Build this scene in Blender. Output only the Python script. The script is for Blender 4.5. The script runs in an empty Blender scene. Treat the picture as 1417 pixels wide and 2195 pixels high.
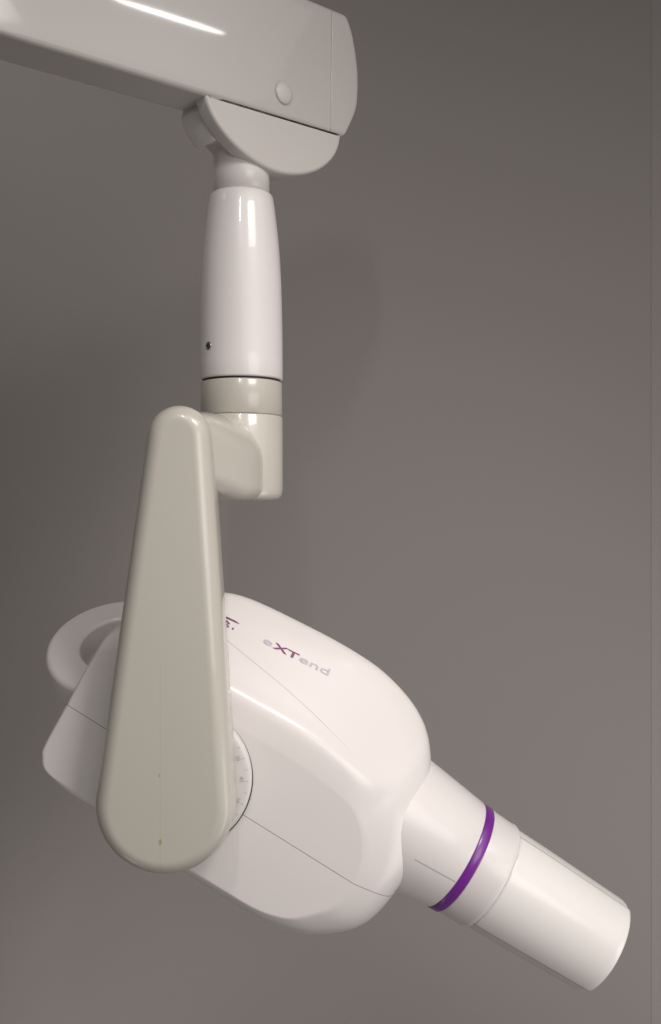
import bpy, bmesh, math
from mathutils import Vector, Matrix
from mathutils.bvhtree import BVHTree
U=0.0004; ZC=1.5
scene=bpy.context.scene
scene.view_settings.view_transform='Standard'; scene.view_settings.look='None'
scene.view_settings.exposure=0
def W(x,y,z): return Vector((x*U,y*U,z*U+ZC))

# ---------------------------------------------------------------- materials
def base_mat(name,col,rough=0.3,coat=0.3,mottle=0.012,bump=0.02,scale=9,spec=0.5,crough=.04):
    m=bpy.data.materials.new(name); m.use_nodes=True
    nt=m.node_tree; b=nt.nodes['Principled BSDF']
    tc=nt.nodes.new('ShaderNodeTexCoord')
    n=nt.nodes.new('ShaderNodeTexNoise'); n.inputs['Scale'].default_value=scale; n.inputs['Detail'].default_value=2
    nt.links.new(tc.outputs['Object'],n.inputs['Vector'])
    mr=nt.nodes.new('ShaderNodeMapRange'); mr.inputs[1].default_value=.3; mr.inputs[2].default_value=.7
    mr.inputs[3].default_value=1-mottle; mr.inputs[4].default_value=1+mottle*.3
    nt.links.new(n.outputs['Fac'],mr.inputs[0])
    vm=nt.nodes.new('ShaderNodeVectorMath'); vm.operation='SCALE'
    vm.inputs[0].default_value=col; nt.links.new(mr.outputs[0],vm.inputs['Scale'])
    nt.links.new(vm.outputs[0],b.inputs['Base Color'])
    b.inputs['Roughness'].default_value=rough
    b.inputs['Coat Weight'].default_value=coat; b.inputs['Coat Roughness'].default_value=crough
    b.inputs['Specular IOR Level'].default_value=spec
    n3=nt.nodes.new('ShaderNodeTexNoise'); n3.inputs['Scale'].default_value=900
    nt.links.new(tc.outputs['Object'],n3.inputs['Vector'])
    bp=nt.nodes.new('ShaderNodeBump'); bp.inputs['Strength'].default_value=bump; bp.inputs['Distance'].default_value=.0005
    nt.links.new(n3.outputs['Fac'],bp.inputs['Height']); nt.links.new(bp.outputs[0],b.inputs['Normal'])
    return m
def M(nt,op,a,b=None,c=None):
    n=nt.nodes.new('ShaderNodeMath'); n.operation=op
    for i,v in enumerate((a,b,c)):
        if v is None: continue
        if isinstance(v,(int,float)): n.inputs[i].default_value=v
        else: nt.links.new(v,n.inputs[i])
    return n.outputs[0]
def darken(m,fac,col=(.06,.05,.05,1),amt=1.0):
    nt=m.node_tree; b=nt.nodes['Principled BSDF']
    src=b.inputs['Base Color'].links[0].from_socket
    mx=nt.nodes.new('ShaderNodeMix'); mx.data_type='RGBA'
    nt.links.new(M(nt,'MULTIPLY',fac,amt),mx.inputs['Factor'])
    nt.links.new(src,mx.inputs['A']); mx.inputs['B'].default_value=col
    nt.links.new(mx.outputs['Result'],b.inputs['Base Color'])
def objxyz(m):
    nt=m.node_tree; tc=nt.nodes.new('ShaderNodeTexCoord'); s=nt.nodes.new('ShaderNodeSeparateXYZ')
    nt.links.new(tc.outputs['Object'],s.inputs[0]); return s.outputs

WHITE=(.74,.71,.695)
mWhite=base_mat('white_plastic',WHITE,.32,.3,crough=.12)
mDial=base_mat('dial_plastic',(.66,.635,.62),.35,.2,crough=.12)
mCol=base_mat('column_plastic',(.72,.69,.68),.35,.6,crough=.03)
mNeck=base_mat('neck_plastic',(.66,.63,.61),.3,.5,crough=.05)
mBeam=base_mat('beam_enamel',(.50,.48,.455),.3,.8)
mHinge=base_mat('hinge_plastic',(.55,.525,.505),.34,.2)
mBeige=base_mat('beige_plastic',(.54,.52,.465),.25,.7)
mRing=base_mat('beige_ring_plastic',(.49,.465,.415),.25,.3)
mPurple=base_mat('purple_plastic',(.17,.018,.27),.3,.3)
mLav=base_mat('lavender_ink',(.50,.46,.53),.4,.1)
mPurI=base_mat('purple_ink',(.19,.03,.14),.4,.1)
mTick=base_mat('dark_ink',(.36,.35,.35),.5,0)
mTickL=base_mat('pale_ink',(.44,.42,.42),.5,0)
mDark=base_mat('dark_gap_and_shadow',(.02,.018,.018),.6,0)  # open joints, and the painted shadow at the dial edge
mSteel=base_mat('steel',(.35,.33,.31),.25,0); mSteel.node_tree.nodes['Principled BSDF'].inputs['Metallic'].default_value=1
mTube=base_mat('cone_plastic',(.80,.78,.755),.3,.4,crough=.1)
mTubeIn=base_mat('inner_tube_plastic',(.77,.75,.725),.3,.4,crough=.1)

mHouse=base_mat('housing_plastic',WHITE,.27,.35,crough=.14)
nt=mHouse.node_tree; X,Y,Z=objxyz(mHouse)[:3]
d1=M(nt,'ABSOLUTE',M(nt,'SUBTRACT',Z,12*U)); f1=M(nt,'LESS_THAN',d1,.9*U)
darken(mHouse,f1,(.10,.085,.08,1),.7)
sx=M(nt,'DIVIDE',X,U)
t=M(nt,'SUBTRACT',318,M(nt,'MULTIPLY',M(nt,'ADD',sx,80),.10))
t=M(nt,'SUBTRACT',t,M(nt,'MULTIPLY',M(nt,'POWER',M(nt,'MAXIMUM',M(nt,'SUBTRACT',sx,60),0),2),.0003))
d2=M(nt,'ABSOLUTE',M(nt,'SUBTRACT',M(nt,'DIVIDE',Z,U),t)); f2=M(nt,'LESS_THAN',d2,.8)
fade=M(nt,'MINIMUM',M(nt,'MAXIMUM',M(nt,'DIVIDE',M(nt,'SUBTRACT',330,sx),120),0),1)
f2=M(nt,'MULTIPLY',f2,fade); f2=M(nt,'MULTIPLY',f2,M(nt,'GREATER_THAN',sx,-200))
darken(mHouse,f2,(.25,.22,.22,1),.45)

mArm=base_mat('arm_enamel',(.53,.51,.45),.3,.5)
nt=mArm.node_tree; X,Y,Z=objxyz(mArm)[:3]
zz=M(nt,'DIVIDE',Z,U); xx=M(nt,'DIVIDE',X,U)
lx=M(nt,'ABSOLUTE',M(nt,'SUBTRACT',xx,-365)); f=M(nt,'LESS_THAN',lx,.6)
f=M(nt,'MULTIPLY',f,M(nt,'LESS_THAN',zz,-330)); f=M(nt,'MULTIPLY',f,M(nt,'LESS_THAN',Y,.0045))
darken(mArm,f,(.3,.28,.22,1),.3)
def chip(cx,cz,r,col,amt):
    ds=M(nt,'ADD',M(nt,'POWER',M(nt,'SUBTRACT',xx,cx),2),M(nt,'MULTIPLY',M(nt,'POWER',M(nt,'SUBTRACT',zz,cz),2),.35))
    ns=nt.nodes.new('ShaderNodeTexNoise'); ns.inputs['Scale'].default_value=700
    tc=nt.nodes.new('ShaderNodeTexCoord'); nt.links.new(tc.outputs['Object'],ns.inputs['Vector'])
    ds=M(nt,'ADD',ds,M(nt,'MULTIPLY',M(nt,'SUBTRACT',ns.outputs['Fac'],.5),r*r*3))
    darken(mArm,M(nt,'LESS_THAN',ds,r*r),col,amt)
chip(-365,-708,3.6,(.33,.28,.08,1),.7); chip(-367,-565,2.2,(.3,.26,.2,1),.6)

# ---------------------------------------------------------------- helpers
def mk(name,verts,faces,mat,parent=None,smooth=True,loc=None,rot=None):
    me=bpy.data.meshes.new(name)
    me.from_pydata([tuple(Vector(v)) for v in verts],[],faces); me.update()
    bm=bmesh.new(); bm.from_mesh(me); bmesh.ops.recalc_face_normals(bm,faces=bm.faces)
    bm.to_mesh(me); bm.free()
    if smooth:
        for p in me.polygons: p.use_smooth=True
    me.materials.append(mat)
    o=bpy.data.objects.new(name,me); scene.collection.objects.link(o)
    if loc is not None: o.location=loc
    if rot is not None: o.rotation_euler=rot
    if parent is not None: o.parent=parent
    return o
def loft(rings,capa=True,capb=True):
    n=len(rings[0]); v=[p for r in rings for p in r]; f=[]
    for i in range(len(rings)-1):
        for j in range(n):
            k=(j+1)%n
            f.append((i*n+j,i*n+k,(i+1)*n+k,(i+1)*n+j))
    if capa: f.append(tuple(range(n)))
    if capb: f.append(tuple((len(rings)-1)*n+j for j in range(n)))
    return v,f
def revolve(prof,axis,N=96,capa=True,capb=True,c=(0,0,0)):
    rings=[]
    for t,r in prof:
        ring=[]
        for j in range(N):
            a=2*math.pi*j/N
            if axis=='x': p=(c[0]+t,c[1]+r*math.cos(a),c[2]+r*math.sin(a))
            elif axis=='z': p=(c[0]+r*math.cos(a),c[1]+r*math.sin(a),c[2]+t)
            else: p=(c[0]+r*math.cos(a),c[1]+t,c[2]+r*math.sin(a))
            ring.append(Vector(p)*U)
        rings.append(ring)
    return loft(rings,capa,capb)
def catmull(pts,k,closed=True):
    n=len(pts); out=[]
    for i in range(n):
        p0,p1,p2,p3=[Vector(pts[(i+q)%n]) for q in (-1,0,1,2)]
        for j in range(k):
            t=j/k
            out.append(.5*((2*p1)+(-p0+p2)*t+(2*p0-5*p1+4*p2-p3)*t*t+(-p0+3*p1-3*p2+p3)*t**3))
    return out
def rrect(x0,x1,z0,z1,r,seg=8):
    cs=[(x1-r[0],z0+r[0],-90,r[0]),(x1-r[1],z1-r[1],0,r[1]),(x0+r[2],z1-r[2],90,r[2]),(x0+r[3],z0+r[3],180,r[3])]
    o=[]
    for cx,cz,a0,rr in cs:
        for i in range(seg+1):
            a=math.radians(a0+90*i/seg); o.append((cx+rr*math.cos(a),cz+rr*math.sin(a)))
    return o
def inset(poly,d):
    n=len(poly); A=sum(poly[i][0]*poly[(i+1)%n][1]-poly[(i+1)%n][0]*poly[i][1] for i in range(n))
    s=1 if A>0 else -1; out=[]
    for i in range(n):
        p,q,r=Vector(poly[i-1][:2]),Vector(poly[i][:2]),Vector(poly[(i+1)%n][:2])
        e1=(q-p); e2=(r-q)
        if e1.length<1e-6: e1=e2
        if e2.length<1e-6: e2=e1
        e1=e1.normalized(); e2=e2.normalized()
        n1=Vector((-e1.y,e1.x))*s; n2=Vector((-e2.y,e2.x))*s
        m=(n1+n2).normalized(); c=max(.5,m.dot(n1))
        out.append(tuple(q+m*d/c))
    return out
def slab(poly,y0,y1,b,steps=5,bb=None):
    bb=b if bb is None else bb
    rings=[]
    def ring(y,i): rings.append([Vector((p[0],y,p[1]))*U for p in inset(poly,i)])
    ring(y0,b+2)
    for k in range(steps+1):
        a=math.pi/2*k/steps; ring(y0+b-b*math.cos(a),b-b*math.sin(a))
    for k in range(steps+1):
        a=math.pi/2*k/steps; ring(y1-bb+bb*math.sin(a),bb-bb*math.cos(a))
    ring(y1,bb+2)
    return loft(rings)

# ---------------------------------------------------------------- unit root
root=bpy.data.objects.new('dental_xray_unit',None); scene.collection.objects.link(root)
root['label']='white and beige dental x-ray head hanging from a jointed wall arm'
root['category']='dental x-ray machine'
O=Vector((0,0,ZC))

# ----- beam -----
RB=(0,math.radians(-2.8),math.radians(45)); LB=W(-221,350,970)
def bsec(ins=0,z1=322):
    r=rrect(-85+ins,52-ins,0+ins,z1-ins,(24-ins,22-ins,12-ins,12-ins))
    o=[]; n=len(r)
    for i in range(n):
        a=r[i]; b_=r[(i+1)%n]
        m_=14 if i%9==8 else 1
        for k in range(m_): o.append((a[0]+(b_[0]-a[0])*k/m_,a[1]+(b_[1]-a[1])*k/m_))
    return o
rings=[]
for x,i in [(-1150,0),(-600,0),(-200,0),(100,0),(220,0),(227.6,0),(228.6,0),(229.5,.4),(229.8,1.0)]:
    rings.append([Vector((x+(p[1]*.055 if x>200 else 0),p[0],p[1]))*U for p in bsec(i)])
v,f=loft(rings); beam=mk('support_beam',v,f,mBeam,root,loc=LB,rot=RB)
CAP=[(0,281),(16,292),(44,311),(72,328),(98,337),(140,343),(185,344),(225,339),(262,331),(294,319),(312,308),(322,297)]
def E(z):
    z=max(0,min(322,z))
    for (a,b_),(c,d) in zip(CAP,CAP[1:]):
        if a<=z<=c: return b_+(d-b_)*(z-a)/(c-a)
rings=[]
for tt,i in [(0,1.0),(.002,.4),(.01,0),(.022,0),(.06,0),(.3,0),(.6,0),(.85,0),(.92,.3),(.955,1.5),(.98,3.5),(.995,7),(1.0,11)]:
    rr=[]
    for p,p0 in zip(bsec(i),bsec(0)):
        xs=231.0+p0[1]*.055
        rr.append(Vector((xs+(E(p0[1])-xs)*tt,p[0],p[1]))*U)
    rings.append(rr)
n=len(rings[0]); v=[p for r in rings for p in r]; f=[]
for i in range(len(rings)-1):
    for j in range(n):
        k=(j+1)%n; f.append((i*n+j,i*n+k,(i+1)*n+k,(i+1)*n+j))
f.append(tuple(range(n)))
cap=mk('end_cap',v,f,mBeam,beam)
bm=bmesh.new(); bm.from_mesh(cap.data)
ed=[e for e in bm.edges if e.is_boundary]
if ed: bmesh.ops.triangle_fill(bm,use_beauty=True,use_dissolve=False,edges=ed)
bmesh.ops.recalc_face_normals(bm,faces=bm.faces)
for q in bm.faces: q.smooth=len(q.verts)<=4
bm.to_mesh(cap.data); bm.free()
v,f=slab(inset([(215,10),(250,10),(262,308),(232,308)],1),-81,46,4); mk('cap_gap',v,f,mDark,beam)
v,f=revolve([(-84,28),(-87,28),(-90,26.5),(-92.5,22),(-94,14),(-94.7,6)],'y',48,c=(66,0,61)); mk('screw_cover',v,f,mHinge,beam)
# hinge
def Dshape(xl,xr,zt,dep,nl=1.75,nr=1.95):
    cx=(xl+xr)/2; hw=(xr-xl)/2; o=[]
    for i in range(65):
        a=math.pi*i/64; c=math.cos(a); s=math.sin(a); n=nl if c>0 else nr
        o.append((cx-hw*math.copysign(abs(c)**(2/n),c), zt-dep*abs(s)**(2/n)))
    return o
v,f=slab(Dshape(-176,272,9,145),-81,-40,9,7,3); hinge=mk('swivel_housing',v,f,mHinge,root,loc=LB,rot=RB)
v,f=slab(Dshape(-136,262,5,128,1.8,2),-37.5,44,5,5,14); mk('inner_housing',v,f,mHinge,hinge)
v,f=slab(Dshape(-130,255,2,116),-60,20,4,3,3); mk('joint_gap',v,f,mDark,hinge)
hp=[(-150,4),(-157,-14),(-146,-44),(-118,-80),(-84,-70),(-84,4)]
pl=[]
for i in range(len(hp)):
    a=hp[i]; b_=hp[(i+1)%len(hp)]
    for t in (.08,.3,.7,.92): pl.append((a[0]+(b_[0]-a[0])*t,a[1]+(b_[1]-a[1])*t))
v,f=slab(pl,-37,46,5,5,11); mk('hinge_cover',v,f,mNeck,hinge)

# ----- column -----
K=1.159
def cz(py): return (1097.5-py)*K
cc=(-221,350,0)
v,f=revolve([(cz(300),76),(cz(340),71),(cz(372),69),(cz(425),69)],'z',c=cc); neck=mk('neck_tube',v,f,mNeck,root,loc=O)
prof=[(420,64),(419,72),(421,76),(425,78.5),(450,83),(485,88),(522,92.5),(560,96),(610,98.8),(660,100.5),(720,101.8),(780,102.3),(812,102.4),(815,101),(816,98)]
pr=[(cz(a),b) for a,b in prof]
v,f=revolve(pr,'z',c=cc); col=mk('column_sleeve',v,f,mCol,root,loc=O)
v,f=revolve([(cz(810),96),(cz(825),96)],'z',c=cc); mk('sleeve_gap',v,f,mDark,col)
v,f=revolve([(cz(820),96),(cz(821),99),(cz(823),100.5),(cz(890),101),(cz(892),99.5),(cz(893),97)],'z',c=cc); mk('swivel_ring',v,f,mRing,root,loc=O)
v,f=revolve([(cz(893),96),(cz(894),101),(cz(896),102.5),(cz(1050),102.5),(cz(1060),100.5),(cz(1067),96),(cz(1071),89),(cz(1073),78)],'z',c=cc)
elbow=mk('elbow_joint',v,f,mBeige,root,loc=O)
ang=math.radians(180+44)
sxp=-221+100.5*math.cos(ang); syp=350+100.5*math.sin(ang); szp=cz(751)
v,f=revolve([(0,10),(2.5,10),(3.6,8.8),(3.6,6),(0.5,5.4)],'z',24)
s=mk('set_screw',v,f,mSteel,col,loc=W(sxp,syp,szp)-O)
s.rotation_euler=Vector((math.cos(ang),math.sin(ang),0)).to_track_quat('Z','Y').to_euler()
v,f=revolve([(3.7,5.4),(3.9,5.4)],'z',6); s2=mk('screw_socket',v,f,mDark,col,loc=s.location,rot=s.rotation_euler)

# ----- bracket -----
rings=[]
for tt in [i/20 for i in range(21)]:
    y=50+tt*285; q=min(1,tt*1.8); q=q*q*(3-2*q)
    xr=-266+(-156+266)*math.sin(min(1,tt*1.05)*math.pi/2)**1.05; xl=-375+95*tt
    zt=222+12*q; zb=56-28*q
    rt=62+56*q
    rings.append([Vector((p[0],y,p[1]))*U for p in rrect(xl,xr,zb,zt,(34,min(rt,xr-xl-12),10,14),16)])
v,f=loft(rings); mk('elbow_bracket',v,f,mBeige,root,loc=O)

# ----- arm -----
ka=1/.985
TC=Vector(((384-708.5)*ka,(1097.5-937)*ka)); BC=Vector(((354-708.5)*ka,(1097.5-1724)*ka)); R1,R2=68*ka,149*ka
def arm_outline(i):
    r1,r2=max(R1-i,3),max(R2-i,3)
    d=BC-TC; L=d.length; th=math.atan2(d.y,d.x); be=math.acos((R1-R2)/L)
    o=[]
    for k in range(41):
        a=th+be+(2*math.pi-2*be)*k/40; o.append((TC.x+r1*math.cos(a),TC.y+r1*math.sin(a)))
    for k in range(1,14):
        a=th-be; p=TC+Vector((math.cos(a),math.sin(a)))*r1; q=BC+Vector((math.cos(a),math.sin(a)))*r2
        o.append(tuple(p.lerp(q,k/14)))
    for k in range(57):
        a=th-be+(2*be)*k/56; o.append((BC.x+r2*math.cos(a),BC.y+r2*math.sin(a)))
    for k in range(1,14):
        a=th+be; p=BC+Vector((math.cos(a),math.sin(a)))*r2; q=TC+Vector((math.cos(a),math.sin(a)))*r1
        o.append(tuple(p.lerp(q,k/14)))
    return o
rings=[]
b=36
for y,i in [(0,b+10),(0,b+2)]: rings.append([Vector((p[0],y,p[1]))*U for p in arm_outline(i)])
for k in range(13):
    a=math.pi/2*k/12; rings.append([Vector((p[0],b*1.15*(1-math.cos(a)),p[1]))*U for p in arm_outline(b-b*math.sin(a))])
for k in range(6):
    a=math.pi/2*k/5; rings.append([Vector((p[0],100+12*math.sin(a),p[1]))*U for p in arm_outline(12-12*math.cos(a))])
v,f=loft(rings); arm=mk('yoke_arm',v,f,mArm,root,loc=O)
# ----- head -----
TH=math.radians(32)
P=[(-268,-150,-258,-143,5),(-291,-124,-283,-118,6),(-299,-98,-291,-94,6),(-305,0,-296,0,6),(-312,140,-302,120,6),(-306,222,-294,165,4),(-255,305,-235,178,2.4),(-200,358,-150,174,1.7),
(-100,412,-60,174,1.5),(80,436,80,176,1.5),(220,444,200,178,1.5),(320,436,290,172,1.6),(420,404,370,160,1.75),(492,348,420,130,2.15),(556,240,455,85,3.2),
(592,120,472,40,4.2),(596,20,474,-5,4.2),(582,-76,462,-60,3.4),(538,-144,430,-100,2.6),(470,-192,390,-135,2.2),(380,-221,320,-155,2),(250,-230,220,-158,2),
(100,-228,80,-158,2),(-80,-208,-80,-150,2.3),(-200,-178,-190,-148,3.5)]
A1=catmull([(p[0],p[1],p[4]) for p in P],7); A0=catmull([(p[2],p[3],0) for p in P],7)
WV=200
LIN=.28
TOP=[(0,1),(.06,.992),(.13,.98),(.20,.964),(.255,.94),(.295,.895),(.35,.825),(.46,.695),(.60,.53),(.74,.37),(.86,.235),(.94,.13),(.98,.07),(1,0)]
def topprof(t):
    m=(len(TOP)-1)*t; i=min(int(m),len(TOP)-2); u=m-i
    g=lambda j: Vector(TOP[max(0,min(len(TOP)-1,j))])
    p0,p1,p2,p3=g(i-1),g(i),g(i+1),g(i+2)
    return .5*((2*p1)+(-p0+p2)*u+(2*p0-5*p1+4*p2-p3)*u*u+(-p0+3*p1-3*p2+p3)*u**3)
def vof(kk,n,a):
    th=math.pi/2*kk**1.15
    c=max(math.cos(th),0); s=math.sin(th)
    fv=c**(2/n); ss=s**(2/n)
    w=max(0,min(1,(2.1-n)/.5)); w=w*w*(3-2*w)
    g=max(0,min(1,(a+200)/150)); l=LIN*(.3+.7*g)
    fv=(1-l)*fv+l*(1-ss)
    tp=topprof(kk)
    return ss*(1-w)+tp.x*w, fv*(1-w)+tp.y*w
front=[]
cen=Vector((90,0))
for sc in (.3,.6,.85,.965,.985):
    front.append([Vector((cen.x+(q.x-cen.x)*sc,-WV,cen.y+(q.y-cen.y)*sc)) for q in A0])
NL=30
for k in range(NL+1):
    r=[]
    for q0,q1 in zip(A0,A1):
        n=q1.z if q1.y>0 else max(q1.z,2.1)
        ss,fv=vof(k/NL,n,q1.x)
        r.append(Vector((q0.x+(q1.x-q0.x)*ss,-WV*fv,q0.y+(q1.y-q0.y)*ss)))
    front.append(r)
back=[[Vector((p.x,-p.y,p.z)) for p in r] for r in front[:-1]][::-1]
rings=[[p*U for p in r] for r in front+back]
v,f=loft(rings)
head=mk('tube_head',v,f,mHouse,root,loc=W(-356,350,-610),rot=(0,TH,0))
bvh=BVHTree.FromPolygons([tuple(q) for q in v],f)
ca=(0,0,150)
v,f=revolve([(470,165),(500,164.5),(515,164),(560,159),(620,151.5),(687,143),(690,141.5),(692,138)],'x',c=ca); collar=mk('cone_collar',v,f,mWhite,head)
def strip(a0,a1,r0,r1,phi,w,n=12):
    vs=[];fs=[]
    for i in range(n+1):
        t=i/n; a=a0+(a1-a0)*t; r=r0+(r1-r0)*t
        for s_ in (-1,1):
            ph=phi+s_*w/r
            vs.append(Vector((a,-r*math.cos(ph),150+r*math.sin(ph)))*U)
    for i in range(n): fs.append((2*i,2*i+1,2*i+3,2*i+2))
    return vs,fs
v,f=strip(575,620,157.6,152,math.radians(-10),.8); v2,f2_=strip(620,687,152,143.5,math.radians(-10),.8)
n0=len(v); mk('collar_seam',v+v2,f+[tuple(n0+i for i in q) for q in f2_],mTick,head)
v,f=revolve([(690,135),(691,141.5),(693,142.8),(713,142.2),(715,141),(716,135)],'x',c=ca); mk('colour_ring',v,f,mPurple,head)
v,f=revolve([(712,130),(715,138.5),(718,140),(776,137),(780,138.2),(787,138),(791,136.2),(793,134.8),(794,128)],'x',c=ca); mk('cone_sleeve',v,f,mWhite,head)
v,f=revolve([(788,128),(800,132.2),(900,129.8),(1000,126.2),(1100,122.6),(1110,121.6),(1116,119.6),(1118,117),(1118,111),(1100,109),(900,109)],'x',c=ca,capb=True)
tube=mk('aiming_tube',v,f,mTubeIn,head)
p0,p1=math.radians(-47),math.radians(72)
prof=[(792,136.4),(800,136),(900,133.6),(1000,130),(1098,126.4),(1112,125.4),(1117,123.4),(1118,120)]
inner=[(1117,114),(1100,118),(1000,122),(900,125),(792,127)]
loop=prof+inner
vs=[];fs=[];NP=48
for j in range(NP+1):
    ph=p0+(p1-p0)*j/NP
    for a,r in loop: vs.append(Vector((a,-r*math.cos(ph),150+r*math.sin(ph)))*U)
L=len(loop)
for j in range(NP):
    for i in range(L):
        k=(i+1)%L; fs.append((j*L+i,j*L+k,(j+1)*L+k,(j+1)*L+i))
fs.append(tuple(range(L))); fs.append(tuple(NP*L+i for i in range(L)))
sh=mk('tube_shell',vs,fs,mTube,head)
for p in sh.data.polygons:
    if len(p.vertices)>4: p.use_smooth=False
sv=[];sf=[]
for ph in (p0-.018,p1+.018):
    a_,b_=strip(800,1108,132.9,122.5,ph,1.8,16); n0=len(sv); sv+=a_; sf+=[tuple(n0+i for i in q) for q in b_]
mk('tube_seam',sv,sf,mTick,head)
# dial
dc=(10,0,13)
v,f=revolve([(-203,164),(-196,164)],'y',c=(12,0,9)); mk('dial_edge_shadow',v,f,mDark,head)  # dark disc, offset to lower right, painted in as the dial edge's shadow
v,f=revolve([(-205,158),(-207,162),(-220,162),(-225,159.5),(-228,155),(-228,146)],'y',c=dc); dial=mk('angle_dial',v,f,mDial,head)
v,f=revolve([(-250,118),(-226,118)],'y',c=dc); mk('pivot_hub',v,f,mBeige,head)
tv=[];tf=[]
for i in range(0,36):
    a=2*math.pi*i/36; L=7
    cx,cz_=math.cos(a),math.sin(a); tx,tz=-cz_,cx
    r0,r1=154.5-L,154.5; h=.45
    b0=len(tv)
    for r,s_ in ((r0,-h),(r0,h),(r1,h),(r1,-h)):
        tv.append(Vector((dc[0]+r*cx+tx*s_,-228.6,dc[2]+r*cz_+tz*s_))*U)
    tf.append((b0,b0+1,b0+2,b0+3))
mk('dial_ticks',tv,tf,mTick,head,smooth=False)
def textmesh(s,size,bold=0,shear=0):
    c=bpy.data.curves.new('t','FONT'); c.body=s; c.size=size; c.offset=bold; c.shear=shear; c.resolution_u=4
    o=bpy.data.objects.new('t',c); scene.collection.objects.link(o)
    dg=bpy.context.evaluated_depsgraph_get(); dg.update()
    me=bpy.data.meshes.new_from_object(o.evaluated_get(dg))
    vs=[v.co.copy() for v in me.vertices]; fs=[tuple(p.vertices) for p in me.polygons]
    bpy.data.objects.remove(o); return vs,fs
nv=[];nf=[]
lab={0:'40',1:'30',2:'20',3:'10',17:'50',16:'60',15:'70'}
for k in range(18):
    vs,fs=textmesh(lab.get(k,str((k*10)%90)),13,0.1)
    a=math.radians(k*20+32); b0=len(nv)
    w=max(q.x for q in vs)
    for q in vs:
        lx=q.x-w/2; lz=q.y
        r=135+lz; rad=Vector((math.cos(a),math.sin(a))); tan=Vector((math.sin(a),-math.cos(a)))
        pp=rad*r+tan*lx
        nv.append(Vector((dc[0]+pp.x,-228.7,dc[2]+pp.y))*U)
    nf+= [tuple(b0+i for i in q) for q in fs]
mk('dial_numbers',nv,nf,mTickL,head,smooth=False)
def project(vs,fs,a0,u0,rot,sx=1,sz=1,off=1.2):
    out=[]
    cr,sr=math.cos(rot),math.sin(rot)
    for q in vs:
        x=q.x*sx; z=q.y*sz
        a=a0+x*cr-z*sr; u=u0+x*sr+z*cr
        hit=bvh.ray_cast(Vector((a*U,-1,u*U)),Vector((0,1,0)))
        if hit[0] is None: out.append(Vector((a*U,-.05,u*U)));continue
        out.append(hit[0]+Vector((0,-off*U,off*.6*U)))
    return out,fs
def subdiv(vs,fs,L):
    bm=bmesh.new(); bv=[bm.verts.new(q) for q in vs]
    for q in fs:
        try: bm.faces.new([bv[i] for i in q])
        except: pass
    bmesh.ops.triangulate(bm,faces=bm.faces)
    for _ in range(4):
        es=[e for e in bm.edges if e.calc_length()>L]
        if not es: break
        bmesh.ops.subdivide_edges(bm,edges=es,cuts=1)
        bmesh.ops.triangulate(bm,faces=bm.faces)
    bm.verts.index_update()
    r=([v.co.copy() for v in bm.verts],[tuple(v.index for v in q.verts) for q in bm.faces]); bm.free(); return r
cur=0
for s_,mat,bold,nm in (('e',mLav,0.0,'lettering'),('XT',mPurI,.6,'lettering'),('end',mLav,0.0,'lettering')):
    vs,fs=textmesh(s_,33 if s_=='XT' else 38,bold)
    x0=min(q.x for q in vs); w=max(q.x for q in vs)-x0
    vs=[Vector(((q.x-x0)*1.5+cur,q.y*.56,0)) for q in vs]; cur+=w*1.5+4
    vs,fs=subdiv(vs,fs,8)
    vs,fs=project(vs,fs,6,353,math.radians(5))
    mk(nm,vs,fs,mat,head,smooth=False)
def stroke(pts,w):
    vs=[];fs=[]
    for i,p in enumerate(pts):
        p=Vector(p); q=Vector(pts[min(i+1,len(pts)-1)])-Vector(pts[max(i-1,0)]); q.normalize(); n=Vector((-q.y,q.x))
        vs+= [Vector((*(p+n*w[i]),0)),Vector((*(p-n*w[i]),0))]
    for i in range(len(pts)-1): fs.append((2*i,2*i+1,2*i+3,2*i+2))
    return vs,fs
sv,sf=stroke([(-72,13),(-55,15),(-40,16),(-22,16),(-10,15)],[1.6,2,1.8,1.6,.8])
b0=len(sv); s2,f2_=stroke([(-52,7),(-38,9),(-30,6.5),(-38,3),(-29,0),(-36,-4),(-52,-4)],[1.9]*7)
sv+=s2; sf+=[tuple(b0+i for i in q) for q in f2_]
b0=len(sv); s2=[Vector((-18+2.4*math.cos(i*math.pi/6),2.4*math.sin(i*math.pi/6),0)) for i in range(12)]
sv+=s2; sf.append(tuple(b0+i for i in range(12)))
sv,sf=subdiv(sv,sf,8)
sv,sf=project(sv,sf,-54,346,math.radians(8)); mk('emblem',sv,sf,mPurI,head,smooth=False)
# handle ring
rings=[]
N=72; Ro,Ri,H=184,100,76
cs=rrect(Ri,Ro,-H/2,H/2,(14,15,10,10),6)
for j in range(N):
    a=2*math.pi*j/N
    rings.append([Vector((p[0]*math.cos(a),p[0]*math.sin(a),p[1]))*U for p in cs])
m=len(cs); vv=[p for r in rings for p in r]; ff=[]
for i in range(N):
    for j in range(m):
        k=(j+1)%m; l=(i+1)%N
        ff.append((i*m+j,i*m+k,l*m+k,l*m+j))
h=mk('handle',vv,ff,mWhite,head)
hw=Matrix.Translation(W(-518,360,-358))@Matrix.Rotation(math.radians(32),4,'X')
h.matrix_parent_inverse=Matrix.Identity(4)
h.matrix_basis=(Matrix.Translation(W(-356,350,-610))@Matrix.Rotation(TH,4,'Y')).inverted()@hw

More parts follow.
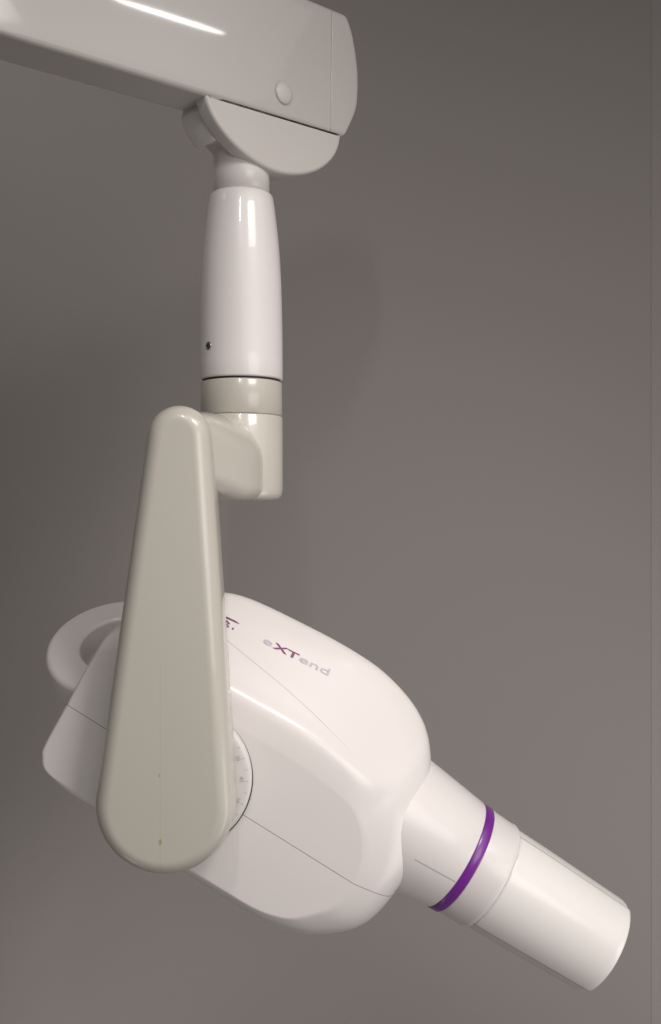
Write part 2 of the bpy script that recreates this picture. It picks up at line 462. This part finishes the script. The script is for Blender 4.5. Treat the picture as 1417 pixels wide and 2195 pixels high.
# ---------------------------------------------------------------- wall
mWall=base_mat('painted_wall',(.197,.184,.176),.7,0,.015,.05,2.0,.3)
YW=1500
def quadbox(name,x0,x1,y0,y1,z0,z1,mat):
    vs=[(x,y,z) for x in (x0,x1) for y in (y0,y1) for z in (z0,z1)]
    fs=[(0,1,3,2),(4,6,7,5),(0,4,5,1),(2,3,7,6),(0,2,6,4),(1,5,7,3)]
    return mk(name,[Vector(q)*U for q in vs],fs,mat,smooth=False,loc=O)
kw=(2200+YW)/2200
xe=(1396-708.5)*kw
wall=quadbox('wall',-4200,xe,YW,YW+60,-3600,4200,mWall); wall['category']='wall'; wall['label']='smooth grey-brown painted wall behind the x-ray unit'
mWall2=base_mat('painted_panel',(.206,.193,.185),.7,0,.015,.05,2.0,.3)
w2=quadbox('wall_panel',xe,4200,YW-1.2,YW+60,-3600,4200,mWall2); w2['category']='wall'; w2['label']='slightly raised grey wall panel edge beside the wall'

# ---------------------------------------------------------------- lights
def area(name,loc,tgt,sx,sy,e,col,spread=180,xdir=None,shape='RECTANGLE'):
    l=bpy.data.lights.new(name,'AREA'); l.shape=shape; l.size=sx; l.size_y=sy; l.energy=e; l.color=col; l.spread=math.radians(spread)
    o=bpy.data.objects.new(name,l); scene.collection.objects.link(o); o.location=loc
    if xdir is None:
        o.rotation_euler=(Vector(tgt)-Vector(loc)).to_track_quat('-Z','Y').to_euler()
    else:
        z=(Vector(loc)-Vector(tgt)).normalized(); x=Vector(xdir); x=(x-z*x.dot(z)).normalized(); y=z.cross(x)
        o.rotation_euler=Matrix((x,y,z)).transposed().to_euler()
    return o
area('ceiling_lamp',W(-200,-1900,2100),W(100,350,-900),.04,.20,1.2,(1,.94,.90),140,shape='ELLIPSE')
area('side_lamp',W(2060,-290,2275),W(-300,100,1100),.21,.007,.16,(1,.94,.90),xdir=(199,439,-54),shape='ELLIPSE')
area('overhead_lamp',W(1100,-1350,1750),W(0,200,-650),.36,.22,.95,(1,.94,.90),75)
area('key_lamp',W(2000,-2000,1400),W(300,500,-1100),1.9,1.6,4.8,(1,.93,.90),120)
area('second_key_helper',W(1617,-1950,100),W(100,400,-500),.6,.6,1.4,(1,.94,.91),120)  # added second key, no window here; throws the unit's shadow onto the left wall
area('low_fill_helper',W(2600,-300,-1900),W(1500,1500,-1300),.8,.8,3.2,(1,.94,.92),120)  # added fill without a known source, brightens the lower right wall
area('wall_wash_upper',W(-2300,-400,2900),W(-850,1500,1300),.5,.5,.8,(1,.95,.90),60)  # added wash, no real fixture; lifts the upper left of the wall
area('wall_wash_lower',W(-1600,300,-2900),W(-500,1500,-1350),.5,.5,.9,(1,.94,.90),65)  # added wash, no real fixture; lifts the lower left of the wall
w=bpy.data.worlds.new('World'); scene.world=w; w.use_nodes=True
w.node_tree.nodes['Background'].inputs[0].default_value=(.5,.468,.45,1); w.node_tree.nodes['Background'].inputs[1].default_value=.33

cam=bpy.data.cameras.new('camera'); co=bpy.data.objects.new('camera',cam); scene.collection.objects.link(co)
co.location=W(0,-2200,0); co.rotation_euler=(math.radians(90),0,0)
cam.sensor_fit='VERTICAL'; cam.sensor_height=24; cam.lens=24*2200/2195; cam.clip_end=100; cam.clip_start=.01
scene.camera=co
